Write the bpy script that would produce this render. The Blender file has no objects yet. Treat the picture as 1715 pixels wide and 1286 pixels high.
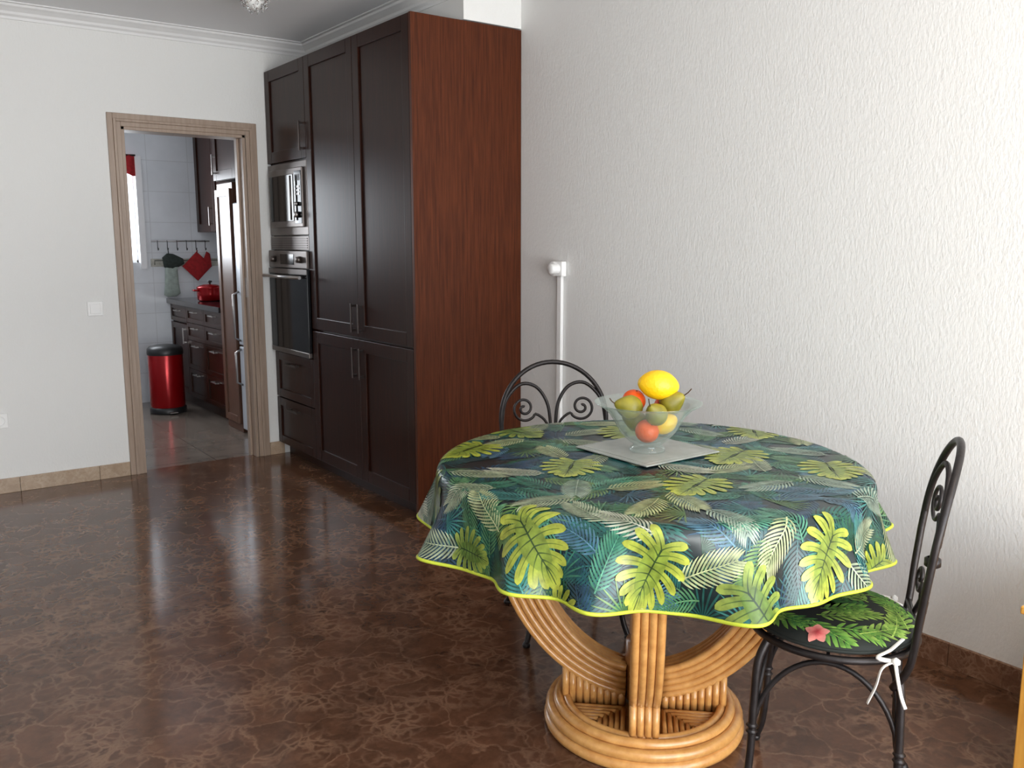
import bpy, math, random
import numpy as np
from mathutils import Vector, Matrix
random.seed(7)
sc = bpy.context.scene
try:
    sc.view_settings.view_transform = 'Standard'
except Exception:
    pass
pi = math.pi

# ------------------------------------------------------------------ materials
def srgb(r, g, b):
    def f(c):
        c /= 255.0
        return c/12.92 if c <= 0.04045 else ((c+0.055)/1.055)**2.4
    return (f(r), f(g), f(b), 1.0)

def newmat(name):
    m = bpy.data.materials.new(name); m.use_nodes = True
    nt = m.node_tree
    return m, nt, nt.nodes['Principled BSDF'], nt.nodes, nt.links

def simple(name, col, rough=0.5, metal=0.0, spec=0.5, var=0.12, scale=8.0, bump=0.0, bscale=80, coat=0.0):
    m, nt, b, N, L = newmat(name)
    tc = N.new('ShaderNodeTexCoord')
    no = N.new('ShaderNodeTexNoise'); no.inputs['Scale'].default_value = scale
    no.inputs['Detail'].default_value = 4
    L.new(tc.outputs['Object'], no.inputs['Vector'])
    r = N.new('ShaderNodeValToRGB')
    c = col
    r.color_ramp.elements[0].position = 0.3; r.color_ramp.elements[1].position = 0.7
    r.color_ramp.elements[0].color = (c[0]*(1-var), c[1]*(1-var), c[2]*(1-var), 1)
    r.color_ramp.elements[1].color = (min(1, c[0]*(1+var)), min(1, c[1]*(1+var)), min(1, c[2]*(1+var)), 1)
    L.new(no.outputs['Fac'], r.inputs['Fac']); L.new(r.outputs['Color'], b.inputs['Base Color'])
    b.inputs['Roughness'].default_value = rough; b.inputs['Metallic'].default_value = metal
    b.inputs['Specular IOR Level'].default_value = spec
    b.inputs['Coat Weight'].default_value = coat
    if bump > 0:
        n2 = N.new('ShaderNodeTexNoise'); n2.inputs['Scale'].default_value = bscale; n2.inputs['Detail'].default_value = 3
        L.new(tc.outputs['Object'], n2.inputs['Vector'])
        bp = N.new('ShaderNodeBump'); bp.inputs['Strength'].default_value = bump; bp.inputs['Distance'].default_value = 0.004
        L.new(n2.outputs['Fac'], bp.inputs['Height']); L.new(bp.outputs['Normal'], b.inputs['Normal'])
    return m

def wood(name, c1, c2, rough=0.35, sc3=(30, 30, 2.0), coat=0.0, spec=0.5, nscale=3.0):
    m, nt, b, N, L = newmat(name)
    tc = N.new('ShaderNodeTexCoord'); mp = N.new('ShaderNodeMapping')
    mp.inputs['Scale'].default_value = sc3
    L.new(tc.outputs['Object'], mp.inputs['Vector'])
    no = N.new('ShaderNodeTexNoise'); no.inputs['Scale'].default_value = nscale; no.inputs['Detail'].default_value = 6
    no.inputs['Roughness'].default_value = 0.65
    L.new(mp.outputs['Vector'], no.inputs['Vector'])
    r = N.new('ShaderNodeValToRGB')
    r.color_ramp.elements[0].position = 0.3; r.color_ramp.elements[1].position = 0.72
    r.color_ramp.elements[0].color = c1; r.color_ramp.elements[1].color = c2
    L.new(no.outputs['Fac'], r.inputs['Fac']); L.new(r.outputs['Color'], b.inputs['Base Color'])
    b.inputs['Roughness'].default_value = rough
    b.inputs['Specular IOR Level'].default_value = spec
    b.inputs['Coat Weight'].default_value = coat; b.inputs['Coat Roughness'].default_value = 0.25
    return m

def plaster(name, col, strength=0.5):
    m, nt, b, N, L = newmat(name)
    tc = N.new('ShaderNodeTexCoord')
    mp = N.new('ShaderNodeMapping'); mp.inputs['Scale'].default_value = (1, 1, 0.5)
    L.new(tc.outputs['Object'], mp.inputs['Vector'])
    n2 = N.new('ShaderNodeTexNoise'); n2.inputs['Scale'].default_value = 120; n2.inputs['Detail'].default_value = 2
    L.new(mp.outputs['Vector'], n2.inputs['Vector'])
    bp = N.new('ShaderNodeBump'); bp.inputs['Strength'].default_value = strength; bp.inputs['Distance'].default_value = 0.0036
    L.new(n2.outputs['Fac'], bp.inputs['Height']); L.new(bp.outputs['Normal'], b.inputs['Normal'])
    b.inputs['Base Color'].default_value = col; b.inputs['Roughness'].default_value = 0.62
    b.inputs['Specular IOR Level'].default_value = 0.4
    return m

def marble(name, dark, mid, vein, scale=1.0, rough=0.13, gain=1.0):
    m, nt, b, N, L = newmat(name)
    tc = N.new('ShaderNodeTexCoord')
    nd = N.new('ShaderNodeTexNoise'); nd.inputs['Scale'].default_value = 7*scale; nd.inputs['Detail'].default_value = 6
    L.new(tc.outputs['Object'], nd.inputs['Vector'])
    mx = N.new('ShaderNodeMix'); mx.data_type = 'RGBA'; mx.blend_type = 'LINEAR_LIGHT'
    mx.inputs[0].default_value = 0.085
    L.new(tc.outputs['Object'], mx.inputs[6]); L.new(nd.outputs['Color'], mx.inputs[7])
    def vor(s, w):
        v = N.new('ShaderNodeTexVoronoi'); v.feature = 'DISTANCE_TO_EDGE'; v.inputs['Scale'].default_value = s*scale
        L.new(mx.outputs[2], v.inputs['Vector'])
        r = N.new('ShaderNodeMapRange'); r.inputs[1].default_value = 0.0; r.inputs[2].default_value = w
        r.inputs[3].default_value = 1; r.inputs[4].default_value = 0
        L.new(v.outputs['Distance'], r.inputs[0]); return r
    v1 = vor(6.5, 0.04); v2 = vor(24, 0.2)
    vc = N.new('ShaderNodeTexVoronoi'); vc.inputs['Scale'].default_value = 6.5*scale
    L.new(mx.outputs[2], vc.inputs['Vector'])
    vd = N.new('ShaderNodeTexVoronoi'); vd.inputs['Scale'].default_value = 24*scale
    L.new(mx.outputs[2], vd.inputs['Vector'])
    sp = N.new('ShaderNodeSeparateColor'); L.new(vc.outputs['Color'], sp.inputs[0])
    sp2 = N.new('ShaderNodeSeparateColor'); L.new(vd.outputs['Color'], sp2.inputs[0])
    base = N.new('ShaderNodeMix'); base.data_type = 'RGBA'
    base.inputs[6].default_value = dark; base.inputs[7].default_value = mid
    nf = N.new('ShaderNodeTexNoise'); nf.inputs['Scale'].default_value = 14*scale; nf.inputs['Detail'].default_value = 8
    nf.inputs['Roughness'].default_value = 0.75
    L.new(tc.outputs['Object'], nf.inputs['Vector'])
    ad = N.new('ShaderNodeMath'); ad.operation = 'MULTIPLY_ADD'; ad.inputs[1].default_value = 0.35
    L.new(sp.outputs[0], ad.inputs[0])
    ad2 = N.new('ShaderNodeMath'); ad2.operation = 'MULTIPLY_ADD'; ad2.inputs[1].default_value = 0.22
    L.new(sp2.outputs[0], ad2.inputs[0])
    rr = N.new('ShaderNodeMapRange'); rr.inputs[1].default_value = 0.35; rr.inputs[2].default_value = 0.68; rr.inputs[3].default_value = 0; rr.inputs[4].default_value = 0.6
    L.new(nf.outputs['Fac'], rr.inputs[0]); L.new(rr.outputs[0], ad2.inputs[2]); L.new(ad2.outputs[0], ad.inputs[2])
    L.new(ad.outputs[0], base.inputs[0])
    mask = N.new('ShaderNodeTexNoise'); mask.inputs['Scale'].default_value = 6*scale; mask.inputs['Detail'].default_value = 5
    L.new(tc.outputs['Object'], mask.inputs['Vector'])
    mr = N.new('ShaderNodeMapRange'); mr.inputs[1].default_value = 0.44; mr.inputs[2].default_value = 0.64
    L.new(mask.outputs['Fac'], mr.inputs[0])
    m2 = N.new('ShaderNodeMath'); m2.operation = 'MULTIPLY'
    L.new(v2.outputs[0], m2.inputs[0]); L.new(mr.outputs[0], m2.inputs[1])
    mxx = N.new('ShaderNodeMath'); mxx.operation = 'MAXIMUM'
    m1 = N.new('ShaderNodeMath'); m1.operation = 'MULTIPLY'
    L.new(v1.outputs[0], m1.inputs[0])
    rv = N.new('ShaderNodeMapRange'); rv.inputs[1].default_value = 0.4; rv.inputs[2].default_value = 0.6; rv.inputs[3].default_value = 0.3; rv.inputs[4].default_value = 1.0
    L.new(nf.outputs['Fac'], rv.inputs[0]); L.new(rv.outputs[0], m1.inputs[1])
    L.new(m1.outputs[0], mxx.inputs[0]); L.new(m2.outputs[0], mxx.inputs[1])
    mg = N.new('ShaderNodeMath'); mg.operation = 'MULTIPLY'; mg.inputs[1].default_value = 0.42*gain
    L.new(mxx.outputs[0], mg.inputs[0])
    fin = N.new('ShaderNodeMix'); fin.data_type = 'RGBA'; fin.inputs[7].default_value = vein
    L.new(mg.outputs[0], fin.inputs[0]); L.new(base.outputs[2], fin.inputs[6])
    L.new(fin.outputs[2], b.inputs['Base Color'])
    b.inputs['Roughness'].default_value = rough
    b.inputs['Specular IOR Level'].default_value = 0.42
    return m

def tiles(name, col, grout, w, h, rough=0.2, offset=0.0, plane='XZ', var=0.03):
    m, nt, b, N, L = newmat(name)
    tc = N.new('ShaderNodeTexCoord'); sx = N.new('ShaderNodeSeparateXYZ'); cb = N.new('ShaderNodeCombineXYZ')
    L.new(tc.outputs['Object'], sx.inputs[0])
    L.new(sx.outputs[plane[0]], cb.inputs[0]); L.new(sx.outputs[plane[1]], cb.inputs[1])
    br = N.new('ShaderNodeTexBrick'); br.offset = offset
    br.inputs['Scale'].default_value = 1; br.inputs['Brick Width'].default_value = w; br.inputs['Row Height'].default_value = h
    br.inputs['Mortar Size'].default_value = 0.003
    br.inputs['Color1'].default_value = col; br.inputs['Color2'].default_value = tuple(c*(1-var) for c in col[:3])+(1,)
    br.inputs['Mortar'].default_value = grout
    L.new(cb.outputs[0], br.inputs['Vector'])
    no = N.new('ShaderNodeTexNoise'); no.inputs['Scale'].default_value = 6; no.inputs['Detail'].default_value = 6
    L.new(tc.outputs['Object'], no.inputs['Vector'])
    mr = N.new('ShaderNodeMapRange'); mr.inputs[3].default_value = 1-6*var; mr.inputs[4].default_value = 1+2*var
    L.new(no.outputs['Fac'], mr.inputs[0])
    mx = N.new('ShaderNodeVectorMath'); mx.operation = 'SCALE'
    L.new(br.outputs['Color'], mx.inputs[0]); L.new(mr.outputs[0], mx.inputs[3])
    L.new(mx.outputs[0], b.inputs['Base Color'])
    b.inputs['Roughness'].default_value = rough
    return m

def glass(name, col=(1, 1, 1, 1), rough=0.0):
    m, nt, b, N, L = newmat(name)
    b.inputs['Base Color'].default_value = col
    b.inputs['Transmission Weight'].default_value = 1.0
    b.inputs['Roughness'].default_value = rough; b.inputs['IOR'].default_value = 1.4
    return m

def thinglass(name):
    m = bpy.data.materials.new(name); m.use_nodes = True; nt = m.node_tree; N = nt.nodes; L = nt.links
    for n in list(N): N.remove(n)
    out = N.new('ShaderNodeOutputMaterial')
    tr = N.new('ShaderNodeBsdfTransparent'); tr.inputs[0].default_value = (.95, .98, .965, 1)
    gl = N.new('ShaderNodeBsdfGlossy'); gl.inputs['Roughness'].default_value = .05
    df = N.new('ShaderNodeBsdfDiffuse'); df.inputs[0].default_value = (.60, .72, .68, 1)
    lw = N.new('ShaderNodeLayerWeight'); lw.inputs['Blend'].default_value = .5
    pw = N.new('ShaderNodeMath'); pw.operation = 'POWER'; pw.inputs[1].default_value = 3.5
    L.new(lw.outputs['Facing'], pw.inputs[0])
    ml = N.new('ShaderNodeMath'); ml.operation = 'MULTIPLY_ADD'; ml.inputs[1].default_value = .5; ml.inputs[2].default_value = .05
    L.new(pw.outputs[0], ml.inputs[0])
    m1 = N.new('ShaderNodeMixShader'); m2 = N.new('ShaderNodeMixShader')
    m3 = N.new('ShaderNodeMath'); m3.operation = 'MULTIPLY_ADD'; m3.inputs[1].default_value = .40; m3.inputs[2].default_value = .04
    L.new(pw.outputs[0], m3.inputs[0]); L.new(m3.outputs[0], m1.inputs[0])
    L.new(tr.outputs[0], m1.inputs[1]); L.new(df.outputs[0], m1.inputs[2])
    L.new(ml.outputs[0], m2.inputs[0]); L.new(m1.outputs[0], m2.inputs[1]); L.new(gl.outputs[0], m2.inputs[2])
    L.new(m2.outputs[0], out.inputs[0])
    return m

def attrmat(name, rough=0.35, spec=0.5, lo=0.5, hi=1.0):
    m, nt, b, N, L = newmat(name)
    a = N.new('ShaderNodeAttribute'); a.attribute_name = 'Col'
    tc = N.new('ShaderNodeTexCoord')
    no = N.new('ShaderNodeTexNoise'); no.inputs['Scale'].default_value = 45; no.inputs['Detail'].default_value = 4
    L.new(tc.outputs['Object'], no.inputs['Vector'])
    mr = N.new('ShaderNodeMapRange'); mr.inputs[1].default_value = 0.3; mr.inputs[2].default_value = 0.7
    mr.inputs[3].default_value = lo; mr.inputs[4].default_value = hi
    L.new(no.outputs['Fac'], mr.inputs[0])
    mx = N.new('ShaderNodeVectorMath'); mx.operation = 'SCALE'
    L.new(a.outputs['Color'], mx.inputs[0]); L.new(mr.outputs[0], mx.inputs[3])
    L.new(mx.outputs[0], b.inputs['Base Color'])
    b.inputs['Roughness'].default_value = rough; b.inputs['Specular IOR Level'].default_value = spec
    return m

MAT = {}
MAT['wall'] = plaster('plaster_wall', (0.775, 0.775, 0.76, 1), 0.45)
MAT['ceil'] = plaster('plaster_ceiling', (0.82, 0.83, 0.85, 1), 0.05)
MAT['cornice'] = simple('cornice_paint', (0.76, 0.76, 0.76, 1), 0.5, var=0.02)
MAT['floor'] = marble('marble_floor', srgb(62, 40, 28), srgb(104, 71, 52), srgb(164, 128, 102), 1.0, 0.15)
MAT['basebrown'] = marble('marble_baseboard_brown', srgb(90, 60, 45), srgb(130, 95, 75), srgb(175, 145, 120), 1.6, 0.2)
MAT['basebeige'] = marble('marble_baseboard_beige', srgb(155, 132, 110), srgb(182, 160, 137), srgb(200, 184, 164), 1.6, 0.25)
MAT['kfloor'] = tiles('kitchen_floor_tile', srgb(130, 118, 108), srgb(90, 82, 75), 0.42, 0.42, 0.15, plane='XY', var=0.07)
MAT['ktile'] = tiles('kitchen_wall_tile', (0.72, 0.74, 0.77, 1), (0.60, 0.61, 0.63, 1), 0.33, 0.25, 0.2)
MAT['doorframe'] = wood('door_frame_wood', srgb(146, 126, 110), srgb(168, 148, 132), 0.4, (20, 20, 1.2))
MAT['cab'] = wood('dark_cabinet_wood', srgb(32, 14, 8), srgb(52, 24, 14), 0.28, (26, 26, 1.6), spec=.18)
MAT['cabside'] = wood('reddish_panel_wood', srgb(60, 27, 14), srgb(94, 48, 26), 0.38, (34, 34, 1.4), spec=.18)
MAT['steel'] = simple('brushed_steel', (0.42, 0.40, 0.39, 1), 0.3, 1.0, var=0.05)
MAT['ovensteel'] = simple('dark_brushed_steel', (0.15, 0.13, 0.12, 1), 0.34, 0.9, var=0.08)
MAT['darksteel'] = simple('bronze_handle', (0.07, 0.055, 0.05, 1), 0.35, 0.9, var=0.05)
MAT['blackglass'] = simple('black_glass', (0.008, 0.008, 0.009, 1), 0.10, spec=.18, var=0.02)
MAT['black'] = simple('black_plastic', (0.012, 0.012, 0.013, 1), 0.4, var=0.05)
MAT['white'] = simple('white_plastic', (0.86, 0.86, 0.85, 1), 0.35, var=0.02)
MAT['iron'] = simple('wrought_iron', (0.022, 0.018, 0.018, 1), 0.42, 0.5, var=0.2, scale=30, bump=0.2)
MAT['rattan'] = wood('rattan_pole', srgb(188, 130, 68), srgb(222, 168, 100), 0.28, (14, 14, 14), coat=0.4, nscale=2.0)
MAT['rattan2'] = wood('rattan_core', srgb(140, 86, 40), srgb(180, 122, 64), 0.35, (14, 14, 14), coat=0.3)
MAT['pine'] = wood('pine_wood', srgb(205, 140, 55), srgb(232, 176, 84), 0.35, (18, 18, 1.2), coat=0.2)
MAT['cloth'] = simple('cloth_base', srgb(12, 30, 33), 0.30, var=0.5, scale=18)
MAT['pattern'] = attrmat('cloth_leaf_print', 0.30)
MAT['lime'] = simple('lime_binding', srgb(190, 202, 60), 0.5, var=0.05)
MAT['cushion'] = simple('cushion_fabric', srgb(16, 22, 18), 0.8, var=0.3)
MAT['cpattern'] = attrmat('cushion_print', 0.8, 0.2)
MAT['ribbon'] = simple('white_ribbon', (0.72, 0.70, 0.66, 1), 0.8, var=0.04)
MAT['glass'] = thinglass('clear_glass')
MAT['mat'] = simple('frosted_silver_mat', (0.34, 0.36, 0.33, 1), 0.25, 0.1, var=0.15, scale=12)
MAT['lemon'] = simple('lemon_skin', srgb(240, 190, 16), 0.4, var=0.06, bump=0.35, bscale=130)
MAT['orange'] = simple('orange_skin', srgb(232, 88, 10), 0.42, var=0.08, bump=0.3, bscale=130)
MAT['pear'] = simple('pear_skin', srgb(132, 122, 34), 0.45, var=0.4, scale=25)
MAT['stem'] = simple('fruit_stem', srgb(70, 48, 26), 0.7)
MAT['red'] = simple('red_metal', srgb(150, 8, 16), 0.22, 0.45, var=0.05)
MAT['redcloth'] = simple('red_fabric', srgb(150, 26, 30), 0.9, var=0.25, scale=40)
MAT['mitt'] = simple('mitt_fabric', srgb(150, 160, 152), 0.9, var=0.15, scale=30)
MAT['mittdark'] = simple('mitt_dark_fabric', srgb(45, 52, 48), 0.9, var=0.3, scale=40)
MAT['fridge'] = simple('fridge_steel', (0.60, 0.64, 0.70, 1), 0.3, 0.3, var=0.03)
MAT['granite'] = simple('black_granite', (0.015, 0.013, 0.015, 1), 0.12, var=0.5, scale=90)
MAT['panelbrown'] = wood('kitchen_panel_wood', srgb(80, 52, 38), srgb(104, 70, 52), 0.35, (30, 30, 1.5))
MAT['border'] = simple('border_tile', srgb(170, 168, 158), 0.3, var=0.25, scale=30)
MAT['frame'] = simple('white_aluminium', (0.75, 0.75, 0.76, 1), 0.35, 0.1, var=0.02)
MAT['crystal'] = glass('lamp_crystal', (1, 1, 1, 1), 0.05)

# ------------------------------------------------------------------ mesh builder
class MB:
    def __init__(s): s.v = []; s.f = []; s.m = []; s.sm = []; s.mats = []
    def mi(s, name):
        if name not in s.mats: s.mats.append(name)
        return s.mats.index(name)
    def add(s, verts, faces, mat, smooth=False):
        o = len(s.v); s.v += [tuple(p) for p in verts]; k = s.mi(mat)
        for f in faces:
            s.f.append(tuple(i+o for i in f)); s.m.append(k); s.sm.append(smooth)
    def box(s, a, b, mat, bev=0.0):
        x0, y0, z0 = [min(a[i], b[i]) for i in range(3)]; x1, y1, z1 = [max(a[i], b[i]) for i in range(3)]
        if bev <= 0:
            V = [(x0,y0,z0),(x1,y0,z0),(x1,y1,z0),(x0,y1,z0),(x0,y0,z1),(x1,y0,z1),(x1,y1,z1),(x0,y1,z1)]
            F = [(0,3,2,1),(4,5,6,7),(0,1,5,4),(1,2,6,5),(2,3,7,6),(3,0,4,7)]
            s.add(V, F, mat)
        else:
            import bmesh
            bm = bmesh.new(); bmesh.ops.create_cube(bm, size=1)
            for v in bm.verts:
                v.co = Vector(((x0+x1)/2+v.co.x*(x1-x0), (y0+y1)/2+v.co.y*(y1-y0), (z0+z1)/2+v.co.z*(z1-z0)))
            bev = min(bev, 0.45*min(x1-x0, y1-y0, z1-z0))
            bmesh.ops.bevel(bm, geom=list(bm.edges), offset=bev, segments=2, affect='EDGES', profile=0.5)
            bm.verts.index_update()
            s.add([v.co[:] for v in bm.verts], [[v.index for v in f.verts] for f in bm.faces], mat)
            bm.free()
    def tube(s, pts, r, mat, n=8, closed=False, cap=True, flat=1.0):
        P = [Vector(p) for p in pts]; N_ = len(P)
        rr = r if isinstance(r, (list, tuple)) else [r]*N_
        T = []
        for i in range(N_):
            if closed: t = P[(i+1) % N_]-P[i-1]
            else: t = P[min(i+1, N_-1)]-P[max(i-1, 0)]
            if t.length < 1e-9: t = Vector((0, 0, 1))
            T.append(t.normalized())
        up = Vector((0, 0, 1)) if abs(T[0].z) < 0.9 else Vector((1, 0, 0))
        a = T[0].cross(up).normalized()
        V = []
        for i in range(N_):
            a = (a-T[i]*a.dot(T[i]))
            a = a.normalized() if a.length > 1e-6 else T[i].orthogonal().normalized()
            b = T[i].cross(a)
            for k in range(n):
                an = 2*pi*k/n
                V.append(P[i]+(a*math.cos(an)+b*math.sin(an)*flat)*rr[i])
        F = []
        for i in range(N_ if closed else N_-1):
            j = (i+1) % N_
            for k in range(n):
                k2 = (k+1) % n
                F.append((i*n+k, i*n+k2, j*n+k2, j*n+k))
        s.add(V, F, mat, True)
        if not closed and cap:
            o = len(s.v)-len(V); kk = s.mi(mat)
            s.f.append(tuple(o+k for k in reversed(range(n)))); s.m.append(kk); s.sm.append(False)
            s.f.append(tuple(o+(N_-1)*n+k for k in range(n))); s.m.append(kk); s.sm.append(False)
    def lathe(s, prof, c, mat, n=40, smooth=True, axis=None):
        V = []; F = []
        for (r, z) in prof:
            for k in range(n):
                a = 2*pi*k/n
                V.append(Vector((r*math.cos(a), r*math.sin(a), z)))
        if axis is not None:
            q = Vector((0, 0, 1)).rotation_difference(Vector(axis)); V = [q @ v for v in V]
        V = [v+Vector(c) for v in V]
        for i in range(len(prof)-1):
            for k in range(n):
                k2 = (k+1) % n
                F.append((i*n+k, i*n+k2, (i+1)*n+k2, (i+1)*n+k))
        s.add(V, F, mat, smooth)
    def build(s, name, parent=None):
        me = bpy.data.meshes.new(name); me.from_pydata(s.v, [], s.f); me.update()
        for m in s.mats: me.materials.append(MAT[m])
        me.polygons.foreach_set('material_index', s.m); me.polygons.foreach_set('use_smooth', s.sm)
        ob = bpy.data.objects.new(name, me); sc.collection.objects.link(ob)
        if parent: ob.parent = parent
        return ob

def empty(name, loc=(0, 0, 0), rot=0):
    e = bpy.data.objects.new(name, None); e.location = loc; e.rotation_euler = (0, 0, rot)
    e.empty_display_size = 0.1
    sc.collection.objects.link(e); return e

XW = 2.68; YB = 5.33; HC = 2.53; XL = -2.6; YR = -1.5; KB = 7.75; TW = 0.12

# ------------------------------------------------------------------ room shell
def one(name, boxes, mat):
    b = MB()
    for a, c in boxes: b.box(a, c, mat)
    return b.build(name)
one('floor', [((XL-.1, YR-.1, -0.1), (XW+.1, YB+0.06, 0))], 'floor')
one('floor_kitchen', [((0.2, YB+0.06, -0.1), (XW+.1, KB+.1, 0))], 'kfloor')
one('ceiling', [((XL-.1, YR-.1, HC), (XW+.1, YB+.06, HC+.1))], 'ceil')
one('ceiling_kitchen', [((0.2, YB+.06, HC-.1), (XW+.1, KB+.1, HC+.1))], 'ceil')
one('wall_right', [((XW, YR-.1, 0), (XW+.1, KB+.1, HC))], 'wall')
one('wall_soffit', [((2.35, 3.575, 2.347), (XW, YB, HC))], 'wall')
one('wall_left', [((XL-.1, YR-.1, 0), (XL, YB+.1, HC))], 'wall')
DX0, DX1, DZ = 1.235, 1.93, 1.965
one('wall_back', [((XL, YB, 0), (DX0, YB+TW, HC)), ((DX1, YB, 0), (XW, YB+TW, HC)), ((DX0, YB, DZ), (DX1, YB+TW, HC))], 'wall')
# wall behind the camera with a wide balcony window
WX0, WX1, WZ0, WZ1 = -0.6, 2.62, 0.06, 2.3
one('wall_front', [((XL, YR-.1, 0), (WX0, YR, HC)), ((WX1, YR-.1, 0), (XW, YR, HC)),
                   ((WX0, YR-.1, WZ1), (WX1, YR, HC)), ((WX0, YR-.1, 0), (WX1, YR, WZ0))], 'wall')
b = MB()
t = 0.05
b.box((WX0, YR-.07, WZ0), (WX1, YR-.02, WZ0+t), 'frame'); b.box((WX0, YR-.07, WZ1-t), (WX1, YR-.02, WZ1), 'frame')
for x in (WX0, (WX0+WX1)/2-t/2, WX1-t): b.box((x, YR-.07, WZ0), (x+t, YR-.02, WZ1), 'frame')
b.build('window_1')
# kitchen walls
KX0, KX1, KZ0, KZ1 = 0.75, 1.885, 1.17, 1.98
one('wall_kitchen_back', [((0.2, KB, 0), (KX0, KB+.1, HC)), ((KX1, KB, 0), (XW, KB+.1, HC)),
                          ((KX0, KB, KZ1), (KX1, KB+.1, HC)), ((KX0, KB, 0), (KX1, KB+.1, KZ0))], 'ktile')
one('wall_kitchen_left', [((0.2, YB+TW, 0), (0.3, KB, HC))], 'ktile')
b = MB()
for x in (KX0, KX1-.012): b.box((x, KB+.06, KZ0), (x+.012, KB+.09, KZ1), 'frame')
b.box((KX0, KB+.06, KZ0), (KX1, KB+.09, KZ0+.02), 'frame'); b.box((KX0, KB+.06, KZ1-.02), (KX1, KB+.09, KZ1), 'frame')
b.box((KX1, KB-.015, KZ0-.05), (KX1+.05, KB-.001, KZ1+.05), 'frame')
b.build('window_2')
# border tiles
b = MB()
x = KX1+.08
while x < XW-.02:
    b.box((x, KB-.006, 1.135), (min(x+.20, XW-.001), KB-.0005, 1.20), 'border', 0.002)
    b.tube([(x+.03, KB-.008, 1.15), (x+.03, KB-.008, 1.185), (x+.17, KB-.008, 1.185), (x+.17, KB-.008, 1.15)], .003, 'mittdark', 5)
    x += .205
b.build('trim_tile_border')
# cornice
def cornice(name, p0, p1, inward):
    prof = [(0, -.075), (.008, -.075), (.010, -.062), (.020, -.052), (.024, -.040), (.040, -.026), (.052, -.018), (.056, -.008), (.072, -.006), (.072, 0)]
    p0 = Vector(p0); p1 = Vector(p1); inn = Vector(inward); b = MB(); V = []
    for e, (p, sg) in enumerate(((p0, 1), (p1, -1))):
        for (o, z) in prof: V.append(p+inn*o+Vector((0, 0, z)))
    n = len(prof); F = [(i, i+1, n+i+1, n+i) for i in range(n-1)]
    b.add(V, F, 'cornice'); return b.build(name)
cornice('trim_cornice_back', (XL, YB, HC), (2.35, YB, HC), (0, -1, 0))
cornice('trim_cornice_soffit', (2.35, YB, HC), (2.35, 3.575, HC), (-1, 0, 0))
cornice('trim_cornice_left', (XL, YB, HC), (XL, YR, HC), (1, 0, 0))
# baseboards
def baseboard(name, p0, p1, axis, inn, mat, L=0.4):
    b = MB(); a0, a1 = sorted((p0[axis], p1[axis])); x = a0
    while x < a1-1e-6:
        e = min(x+L, a1)
        if axis == 0: b.box((x+.0008, p0[1], 0), (e-.0008, p0[1]+inn*.013, .08), mat, .002)
        else: b.box((p0[0], x+.0008, 0), (p0[0]+inn*.013, e-.0008, .08), mat, .002)
        x = e
    return b.build(name)
baseboard('baseboard_back', (XL, YB), (1.165, YB), 0, -1, 'basebeige')
baseboard('baseboard_back_corner', (2.003, YB), (2.10, YB), 0, -1, 'basebeige')
baseboard('baseboard_right', (XW, YR), (XW, 3.565), 1, -1, 'basebrown')
baseboard('baseboard_left', (XL, YR), (XL, YB-.02), 1, 1, 'basebeige')

# door frame (open doorway), stepped moulding
def doorframe():
    b = MB()
    ox0, ox1, oz = 1.166, 2.003, 2.035
    steps = [(0.0, 0.03, .012), (.03, .045, .020), (.045, .07, .014)]
    for (i0, i1, th) in steps:
        b.box((ox0+i0, YB-th, 0), (ox0+i1, YB-.0005, oz-i0), 'doorframe', .002)
        b.box((ox1-i1, YB-th, 0), (ox1-i0, YB-.0005, oz-i0), 'doorframe', .002)
        b.box((ox0+i1, YB-th, oz-i1), (ox1-i1, YB-.0005, oz-i0), 'doorframe', .002)
    b.box((DX0, YB-.012, 0), (DX0+.018, YB+TW+.012, DZ), 'doorframe', .002)
    b.box((DX1-.018, YB-.012, 0), (DX1, YB+TW+.012, DZ), 'doorframe', .002)
    b.box((DX0, YB-.012, DZ-.018), (DX1, YB+TW+.012, DZ), 'doorframe', .002)
    b.box((DX1-.032, YB+.05, 0), (DX1-.018, YB+.09, DZ-.018), 'doorframe', .002)
    for x in (DX0-.06, DX1-.005): b.box((x, YB+TW, 0), (x+.065, YB+TW+.014, DZ+.06), 'doorframe', .002)
    b.box((DX0-.06, YB+TW, DZ-.005), (DX1+.06, YB+TW+.014, DZ+.06), 'doorframe', .002)
    b.box((DX1-.020, YB+.02, 1.0), (DX1-.0165, YB+.045, 1.12), 'steel')
    return b.build('trim_door_frame')
doorframe()

# ------------------------------------------------------------------ tall cabinet
def shaker(b, x, y0, y1, z0, z1, mat='cab', fw=.065, th=.02):
    g = .0015
    y0 += g; y1 -= g; z0 += g; z1 -= g
    b.box((x, y0, z0), (x+th, y0+fw, z1), mat, .002); b.box((x, y1-fw, z0), (x+th, y1, z1), mat, .002)
    b.box((x, y0+fw, z0), (x+th, y1-fw, z0+fw), mat, .002); b.box((x, y0+fw, z1-fw), (x+th, y1-fw, z1), mat, .002)
    b.box((x+.009, y0+fw-.002, z0+fw-.002), (x+th, y1-fw+.002, z1-fw+.002), mat)
def handle_v(b, x, y, z0, z1, mat='darksteel'):
    b.box((x-.028, y-.006, z0), (x-.020, y+.006, z1), mat, .002)
    for z in (z0+.012, z1-.012): b.box((x-.022, y-.005, z-.006), (x+.002, y+.005, z+.006), mat)
def handle_h(b, x, y0, y1, z, mat='darksteel', r=.006):
    b.box((x-.028, y0, z-r), (x-.020, y1, z+r), mat, .002)
    for y in (y0+.012, y1-.012): b.box((x-.022, y-.006, z-.005), (x+.002, y+.006, z+.005), mat)

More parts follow.
